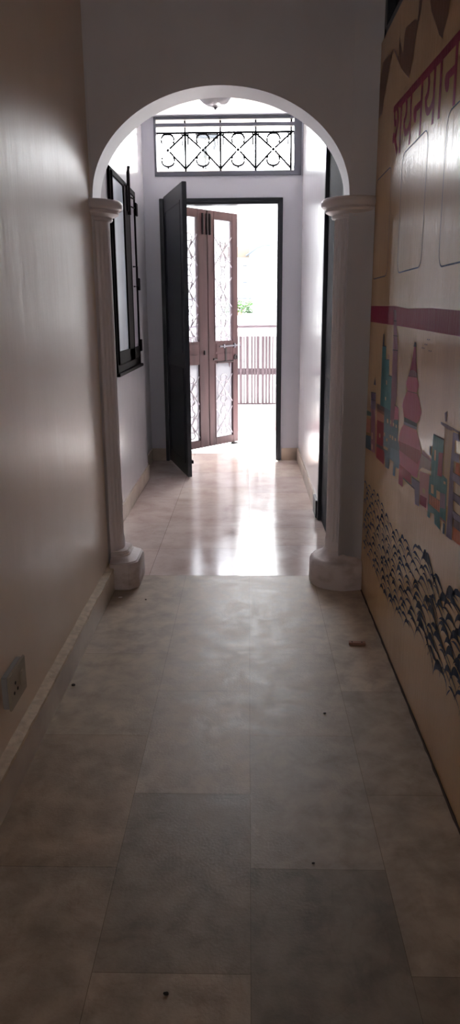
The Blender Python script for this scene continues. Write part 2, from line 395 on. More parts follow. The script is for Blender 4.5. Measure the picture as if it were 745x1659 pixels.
for k in range(-1, 5):
    xc = c0+.0+k*mod+.0
    xv = xc+mod/2
    if gx0 < xv < gx1:
        tube(bm, [(xv, gy, gz0), (xv, gy, gz1)], r, 6)
        for s in (-1, 1):
            tube(bm, [(xv+s*.026, gy, 2.965), (xv+s*.026, gy, 2.86)], .0065, 6)
        bmesh.ops.create_icosphere(bm, subdivisions=1, radius=.011, matrix=Matrix.Translation((xv, gy, 2.957)))
        bmesh.ops.create_icosphere(bm, subdivisions=1, radius=.009, matrix=Matrix.Translation((xv, gy, 2.668)))
    for s in (-1, 1):
        for t in (-1, 1):
            p0 = Vector((xc+s*mod/2, gy, 2.957 if t > 0 else 2.668)); p1 = Vector((xc+s*.015, gy, zc+t*.012))
            if gx0 < min(p0.x, p1.x) and max(p0.x, p1.x) < gx1: tube(bm, [p0, p1], .009, 6)
    if gx0 < xc < gx1:
        obox(bm, Matrix.Translation((xc, gy, zc)), -.012, .012, -.004, .004, -.012, .012)
        for t in (-1, 1):
            ps = []
            for j in range(15):
                a = math.radians(-35+250*j/14); ps.append((xc+.058*math.cos(a), gy, zc+t*(.085+.05*math.sin(a))))
            ps = [p for p in ps if gx0 < p[0] < gx1]
            if len(ps) > 2: tube(bm, ps, .0085, 6)
            obox(bm, Matrix.Translation((xc, gy, zc+t*.145)) @ Matrix.Rotation(math.pi/4, 4, 'Y'), -.007, .007, -.003, .003, -.007, .007)
local(vent, bm); obj('iron_grille', bm, M_ventiron, vent)

# hanging fixture seen through the ventilator, on the terrace side
hl = thing('hanging_lamp_holder', (-.42, 8.0, 3.1), 'small grey fixture dangling outside behind the ventilator grille', 'lamp holder')
bm = new_bm(); obox(bm, Matrix.Translation((0, 0, 0)), -.09, .13, -.03, .03, -.05, .0, .004); obj('ceiling_plate', bm, M_extgrey, hl)
bm = new_bm(); tube(bm, [(0, 0, -.05), (0, 0, -.13)], .006); lathe(bm, [(.008, -.24), (.020, -.22), (.024, -.18), (.022, -.14), (.010, -.12)], (0, 0, 0), 16); tube(bm, [(0, 0, -.24), (.0, 0, -.33)], [.006, .014]); obj('bulb_holder', bm, M_extgrey, hl)
bm = new_bm(); tube(bm, [(.09, 0, -.05), (.095, 0, -.10), (.085, 0, -.15)], .012); obj('wire_stub', bm, M_extgrey, hl)

# bowl light
cl = thing('ceiling_light', (-.235, 5.95, 3.09), 'shallow glass bowl light on the ceiling behind the top of the arch', 'ceiling light')
bm = new_bm(); lathe(bm, [(.05, 0), (.055, -.03), (.045, -.04), (.012, -.05), (.012, -.15), (.03, -.165)][::-1], (0, 0, 0), 32); obj('lamp_base', bm, M_steel, cl, smooth=True)
bm = new_bm(); pr = [(.125*math.sin(a), -.165-.09*math.cos(a)) for a in [math.pi/2*k/12 for k in range(1, 13)]]
pr = pr+[(.130, -.160), (.128, -.154), (.118, -.156), (.03, -.16)]
lathe(bm, pr, (0, 0, 0), 48); obj('glass_bowl', bm, M_lampglass, cl, smooth=True)
bm = new_bm(); lathe(bm, [(.006, -.270), (.009, -.264), (.012, -.257), (.008, -.250)], (0, 0, 0), 16); obj('finial', bm, M_steel, cl, smooth=True)

# ---------------------------------------------------------------- entrance door frame and black leaf
d1 = thing('door_1', (-.25, 7.3, 0), 'black door frame in the end wall with its black inner leaf swung open', 'door', kind='structure')
bm = new_bm()
box(bm, -.807, -.775, 7.265, 7.42, 0, 2.41, .003); box(bm, -.775, -.745, 7.30, 7.42, 0, 2.365, .003)
box(bm, .269, .297, 7.30, 7.42, 0, 2.365, .003); box(bm, .285, .315, 7.275, 7.42, 0, 2.41, .003)
box(bm, -.807, .315, 7.275, 7.42, 2.385, 2.412, .003); box(bm, -.775, .297, 7.30, 7.42, 2.362, 2.39, .003)
local(d1, bm); obj('door_frame', bm, M_black, d1)
hinge = Vector((-.752, 7.285, 0)); tip = Vector((-.512, 6.45, 0))
X = (tip-hinge).normalized(); Yv = Vector((0, 0, 1)); ML = frame_mat(hinge-Vector(d1.location), X, Yv)   # local x along leaf, y up, z thickness
LW = (tip-hinge).length
bm = new_bm(); obox(bm, ML, 0, LW, .012, 2.425, -.019, .019, .003)
for (a, b, c, d) in ((.09, LW-.09, .12, .95), (.09, LW-.09, 1.08, 2.30)):
    for s in (-1, 1):
        obox(bm, ML, a, b, c, c+.02, s*.019-.004, s*.019+.004, .002); obox(bm, ML, a, b, d-.02, d, s*.019-.004, s*.019+.004, .002)
        obox(bm, ML, a, a+.02, c, d, s*.019-.004, s*.019+.004, .002); obox(bm, ML, b-.02, b, c, d, s*.019-.004, s*.019+.004, .002)
leaf = obj('door_leaf', bm, M_black, d1)
bm = new_bm(); t = bmesh.new(); lathe(t, [(.006, 0), (.006, .012), (.014, .018), (.015, .026), (.008, .032)], (0, 0, 0), 20)
t.transform(ML @ Matrix.Translation((LW-.17, 1.82, -.019)) @ Matrix.Rotation(math.pi, 4, 'X')); me = bpy.data.meshes.new('t'); t.to_mesh(me); bm.from_mesh(me); t.free()
obj('door_knob', bm, M_steel, leaf, smooth=True)
bm = new_bm(); obox(bm, ML, LW-.06, LW+.004, .13, .16, -.034, -.019, .003); obj('floor_bolt', bm, M_dsteel, leaf)
for z in (.28, 1.02, 1.72, 2.2):
    bm = new_bm(); obox(bm, ML, -.018, .02, z, z+.11, -.028, .004, .003)
    t = Matrix.Translation(hinge-Vector(d1.location)); tube(bm, [t @ Vector((.0, -.022, z)), t @ Vector((.0, -.022, z+.11))], .009, 10)
    obj('hinge', bm, M_black, leaf)

# ---------------------------------------------------------------- outer brown folding door
P0 = Vector((-.126, 8.385, 0)); dr = Vector((.647, .762, 0)).normalized()
d2 = thing('door_2', (-.721, 7.684, 0), 'brown two leaf folding door with glazed panels opened onto the terrace', 'door', kind='structure')
MD = frame_mat(P0-Vector(d2.location), -dr, (0, 0, 1))     # x = distance from free edge, y up, z across (towards viewer when positive/negative)
ZS = -1.0
tn_ = (-dr).cross(Vector((0, 0, 1)))
if tn_.y > 0: ZS = -1.0     # local z points away from the camera
else: ZS = 1.0
def glass_mat(name, tr, col):
    m = bpy.data.materials.new(name); m.use_nodes = True; nt = m.node_tree; L = nt.links.new
    nt.nodes.remove(nt.nodes['Principled BSDF']); out = nt.nodes['Material Output']
    a = nt.nodes.new('ShaderNodeBsdfTransparent'); a.inputs[0].default_value = (.96, .97, 1, 1)
    b = nt.nodes.new('ShaderNodeBsdfTranslucent'); b.inputs[0].default_value = col
    g = nt.nodes.new('ShaderNodeBsdfGlossy'); g.inputs['Roughness'].default_value = .15
    mx = nt.nodes.new('ShaderNodeMixShader'); L(b.outputs[0], mx.inputs[1]); L(a.outputs[0], mx.inputs[2])
    n = nt.nodes.new('ShaderNodeTexNoise'); n.inputs['Scale'].default_value = 9; mr = nt.nodes.new('ShaderNodeMapRange')
    mr.inputs[3].default_value = tr-.12; mr.inputs[4].default_value = tr+.12; L(n.outputs[0], mr.inputs[0]); L(mr.outputs[0], mx.inputs[0])
    m2 = nt.nodes.new('ShaderNodeMixShader'); m2.inputs[0].default_value = .06; L(mx.outputs[0], m2.inputs[1]); L(g.outputs[0], m2.inputs[2]); L(m2.outputs[0], out.inputs[0])
    return m
M_pane = glass_mat('cloudy pane glass', GL_UP, (.12, .12, .13, 1)); M_pane2 = glass_mat('dusty pane glass', GL_LO, (.13, .13, .14, 1))
LVS = [('right', 0.0, .462, .085, .365), ('left', .470, .935, .605-.0, .855)]
for nm, s0, s1, g0, g1 in LVS:
    bm = new_bm(); T = .018
    B = lambda a, b, c, d, e=-T, f=T, bev=.003: obox(bm, MD, a, b, c, d, e, f, bev)
    B(s0, g0, .014, 2.407); B(g1, s1, .014, 2.407)
    B(g0, g1, .014, .095); B(g0, g1, .888, 1.122); B(g0, g1, 2.327, 2.407)
    B(g0-.008, g0+.004, .095, .888, -.024, .024, .002); B(g1-.004, g1+.008, .095, .888, -.024, .024, .002)
    B(g0-.008, g0+.004, 1.122, 2.327, -.024, .024, .002); B(g1-.004, g1+.008, 1.122, 2.327, -.024, .024, .002)
    B(g0+.02, g1-.02, .915, .99, -.023, .023, .002); B(g0+.02, g1-.02, 1.01, 1.095, -.023, .023, .002)
    lf = obj('door_leaf', bm, M_brown, d2)
    bm = new_bm(); obox(bm, MD, g0, g1, 1.122, 2.327, -.002, .002); obj('upper_pane', bm, M_pane, lf, label='cloudy upper glass pane')
    bm = new_bm(); obox(bm, MD, g0, g1, .095, .888, -.002, .002); obj('lower_pane', bm, M_pane2, lf, label='dusty lower glass pane')
    # wrought grille behind both panes
    bm = new_bm(); zz = ZS*.010; q = lambda x, y: MD @ Vector((x, y, zz)); wd = g1-g0; xm = (g0+g1)/2
    def motif(yc, h):
        for s in (-1, 1):
            tube(bm, [q(xm-s*wd*.5, yc-h*.5), q(xm+s*wd*.5, yc+h*.5)], .0055, 6)
            for t in (-1, 1):
                ps = []
                for j in range(22):
                    a = j/21*math.radians(400); rr = .052*(1-j/30)
                    ps.append(q(xm+s*(.012+rr*.9*abs(math.sin(a/2))+.0), yc+t*(.03+.05*(1-math.cos(a))*.6)))
                tube(bm, ps, .0045, 6)
            ps = [q(xm+s*(.05+.045*math.cos(a)), yc+.075*math.sin(a)) for a in [math.radians(-120+240*j/14) for j in range(15)]]
            tube(bm, ps, .0045, 6)
        tube(bm, [q(xm+.05*math.cos(a), yc+.115+.035*math.sin(a)) for a in [2*math.pi*j/20 for j in range(20)]], .005, 6, True)
        tube(bm, [q(xm+.05*math.cos(a), yc-.115+.035*math.sin(a)) for a in [2*math.pi*j/20 for j in range(20)]], .005, 6, True)
    def cross(yc):
        for s in (-1, 1):
            ps = [q(xm+s*(.012+.03*abs(t)**1.6), yc+t*.055) for t in [-1+2*j/10 for j in range(11)]]
            tube(bm, ps, .005, 6)
    for yc in (2.02, 1.62, 1.25): motif(yc, .30)
    for yc in (1.83, 1.43): cross(yc)
    for x in (g0+.03, g1-.03): tube(bm, [q(x, 1.122), q(x, 2.327)], .003, 6)
    for yc in (.62, .27): motif(yc, .3)
    cross(.45)
    for x in (g0+.03, g1-.03): tube(bm, [q(x, .095), q(x, .888)], .003, 6)
    obj('grille', bm, M_grille, lf)
    if nm == 'right':
        bm = new_bm(); f = ZS*.024
        tube(bm, [MD @ Vector((.30, 1.063, f)), MD @ Vector((.02, 1.068, f))], .008, 10)
        obox(bm, MD, .22, .245, 1.045, 1.085, min(f*.7, f*1.35), max(f*.7, f*1.35), .002); obox(bm, MD, .05, .075, 1.045, 1.09, min(f*.7, f*1.35), max(f*.7, f*1.35), .002)
        tube(bm, [MD @ Vector((.03, 1.068, f*1.1)), MD @ Vector((.0, 1.09, f*1.6)), MD @ Vector((-.015, 1.06, f*1.5))], .006, 8)
        obj('door_bolt', bm, M_steel, lf, label='steel slide bolt')
        bm = new_bm(); obox(bm, MD, .185, .22, .90, 1.05, min(f*.8, f*1.15), max(f*.8, f*1.15), .002); obj('hasp', bm, M_dsteel, lf)
        bm = new_bm(); tube(bm, [MD @ Vector((.05+.022*math.cos(a), .945+.022*math.sin(a), f*1.2)) for a in [2*math.pi*j/20 for j in range(20)]], .007, 8, True)
        obox(bm, MD, .04, .06, .93, .96, min(0, f*1.2), max(0, f*1.2), .001); obj('pull_ring', bm, M_dsteel, lf)
        bm = new_bm(); tube(bm, [MD @ Vector((.40, .935, f)), MD @ Vector((.345, .935, f))], .011, 10); tube(bm, [MD @ Vector((.345, .90, f)), MD @ Vector((.08, .905, f))], .006, 8); obj('lower_bolt', bm, M_dsteel, lf)
        bm = new_bm(); obox(bm, MD, .06, .13, .0, .016, min(-.02, f*2.6), max(-.02, f*2.6), .003); obj('door_stop', bm, M_dsteel, lf)
        bm = new_bm(); prism(bm, [(0, 0), (.03, 0), (.015, -.05)], 0, .003); bm.transform(MD @ Matrix.Translation((.125, .888, ZS*.02))); obj('torn_flap', bm, M_brown, lf)
    else:
        bm = new_bm(); obox(bm, MD, .515, .54, .985, 1.03, min(0, ZS*.03), max(0, ZS*.03), .003); obj('latch_plate', bm, M_dsteel, lf)
for x in (.43, .475, .535):
    bm = new_bm(); tube(bm, [MD @ Vector((x, 2.17, ZS*.026)), MD @ Vector((x, 2.37, ZS*.026))], .012, 10)
    obox(bm, MD, x-.014, x+.014, 2.21, 2.33, min(0, ZS*.026), max(0, ZS*.026), .002); obj('hinge', bm, M_dsteel, d2, label='long iron hinge at the top of the fold')
for z in (.3, 1.2, 2.1):
    bm = new_bm(); obox(bm, MD, .925, .955, z, z+.1, -.02, .02, .003); obj('hinge', bm, M_dsteel, d2)

# ---------------------------------------------------------------- side door on the right
d3 = thing('door_3', (.5, 4.6, 0), 'tall black side door behind the right column', 'door', kind='structure')
bm = new_bm()
box(bm, .482, .60, 5.06, 5.12, 0, 2.5, .003); box(bm, .482, .60, 4.06, 4.12, 0, 2.5, .003); box(bm, .482, .60, 4.06, 5.12, 2.44, 2.5, .003)
local(d3, bm); obj('door_frame', bm, M_black, d3)
bm = new_bm(); box(bm, .505, .54, 4.12, 5.06, .01, 2.44, .003); box(bm, .50, .505, 4.22, 4.96, .15, 1.0, .002); box(bm, .50, .505, 4.22, 4.96, 1.15, 2.3, .002)
local(d3, bm); lf = obj('door_leaf', bm, mat('matt black door paint', srgb(22, 24, 34), .7, spec=.1), d3)

# ---------------------------------------------------------------- window on the left beyond the arch
w2 = thing('window_2', (-.88, 5.6, 1.02), 'narrow dark framed casement window on the left wall beyond the arch', 'window', kind='structure')
bm = new_bm(); X0, X1 = -.895, -.862
Y0, Y1, Z0, Z1 = 5.03, 6.13, 1.02, 2.30
box(bm, X0, X1, Y0, Y0+.035, Z0, Z1, .003); box(bm, X0, X1, Y1-.08, Y1, Z0, Z1, .003); box(bm, X0, X1, Y0, Y1, Z0, Z0+.05, .003); box(bm, X0, X1, Y0, Y1, Z1-.02, Z1, .003)
local(w2, bm); obj('window_frame', bm, M_winwood, w2)
for a, b, st0, st1, mg in ((Y0+.035, 5.74, .02, .22, M_glassL), (5.745, Y1-.08, .035, .03, M_glassL2)):
    bm = new_bm(); box(bm, -.875, -.852, a, a+st0, Z0+.055, Z1-.025, .003); box(bm, -.875, -.852, b-st1, b, Z0+.055, Z1-.025, .003)
    box(bm, -.875, -.852, a, b, Z0+.055, Z0+.14, .003); box(bm, -.875, -.852, a, b, Z1-.05, Z1-.025, .003)
    local(w2, bm); sh = obj('casement', bm, M_winwood, w2)
    bm = new_bm(); box(bm, -.868, -.862, a+st0, b-st1, Z0+.14, Z1-.05); local(w2, bm); obj('pane', bm, mg, sh)
    if st1 > .1:
        bm = new_bm(); box(bm, -.852, -.840, b-.13, b-.06, Z1-.20, Z1-.03, .003); tube(bm, [(-.838, b-.095, Z1-.22), (-.838, b-.095, Z1+.06), (-.83, b-.12, Z1+.09)], .012, 8)
        tube(bm, [(-.838, b-.095, Z1-.10), (-.81, b-.05, Z1-.11)], .006, 8); tube(bm, [(-.838, b-.095, Z1-.16), (-.81, b-.05, Z1-.17)], .006, 8)
        local(w2, bm); obj('tower_bolt', bm, M_dsteel, sh)
    else:
        bm = new_bm(); tube(bm, [(-.85, 5.80, 1.60), (-.82, 5.80, 1.60), (-.82, 5.80, 1.74), (-.85, 5.80, 1.74)], .006, 8); local(w2, bm); obj('window_handle', bm, M_dsteel, sh)
        for z in (1.12, 1.58, 2.12):
            bm = new_bm(); box(bm, -.853, -.838, Y1-.12, Y1-.05, z, z+.09, .003); local(w2, bm); obj('hinge', bm, M_winwood, sh)
bm = new_bm(); box(bm, -.90, -.845, Y0-.02, Y1+.02, Z0-.022, Z0, .003); local(w2, bm); obj('window_sill', bm, M_winwood, w2)

# ---------------------------------------------------------------- dark loft panel above the mural
w3 = thing('window_3', (.62, 2.95, 2.55), 'unlit dark ventilator high on the right wall above the mural', 'ventilator', kind='structure')
bm = new_bm(); box(bm, .60, .66, 2.2, 2.26, 2.55, 3.02, .003); box(bm, .60, .66, 3.69, 3.75, 2.55, 3.02, .003); box(bm, .60, .66, 2.2, 3.75, 2.55, 2.60, .003); box(bm, .60, .66, 2.2, 3.75, 2.97, 3.02, .003); box(bm, .60, .66, 2.95, 3.0, 2.55, 3.02, .003)
local(w3, bm); obj('window_frame', bm, M_black, w3)
bm = new_bm(); box(bm, .635, .645, 2.25, 3.70, 2.59, 2.98); local(w3, bm); obj('pane', bm, mat('dark glass', srgb(40, 44, 52), .2), w3)

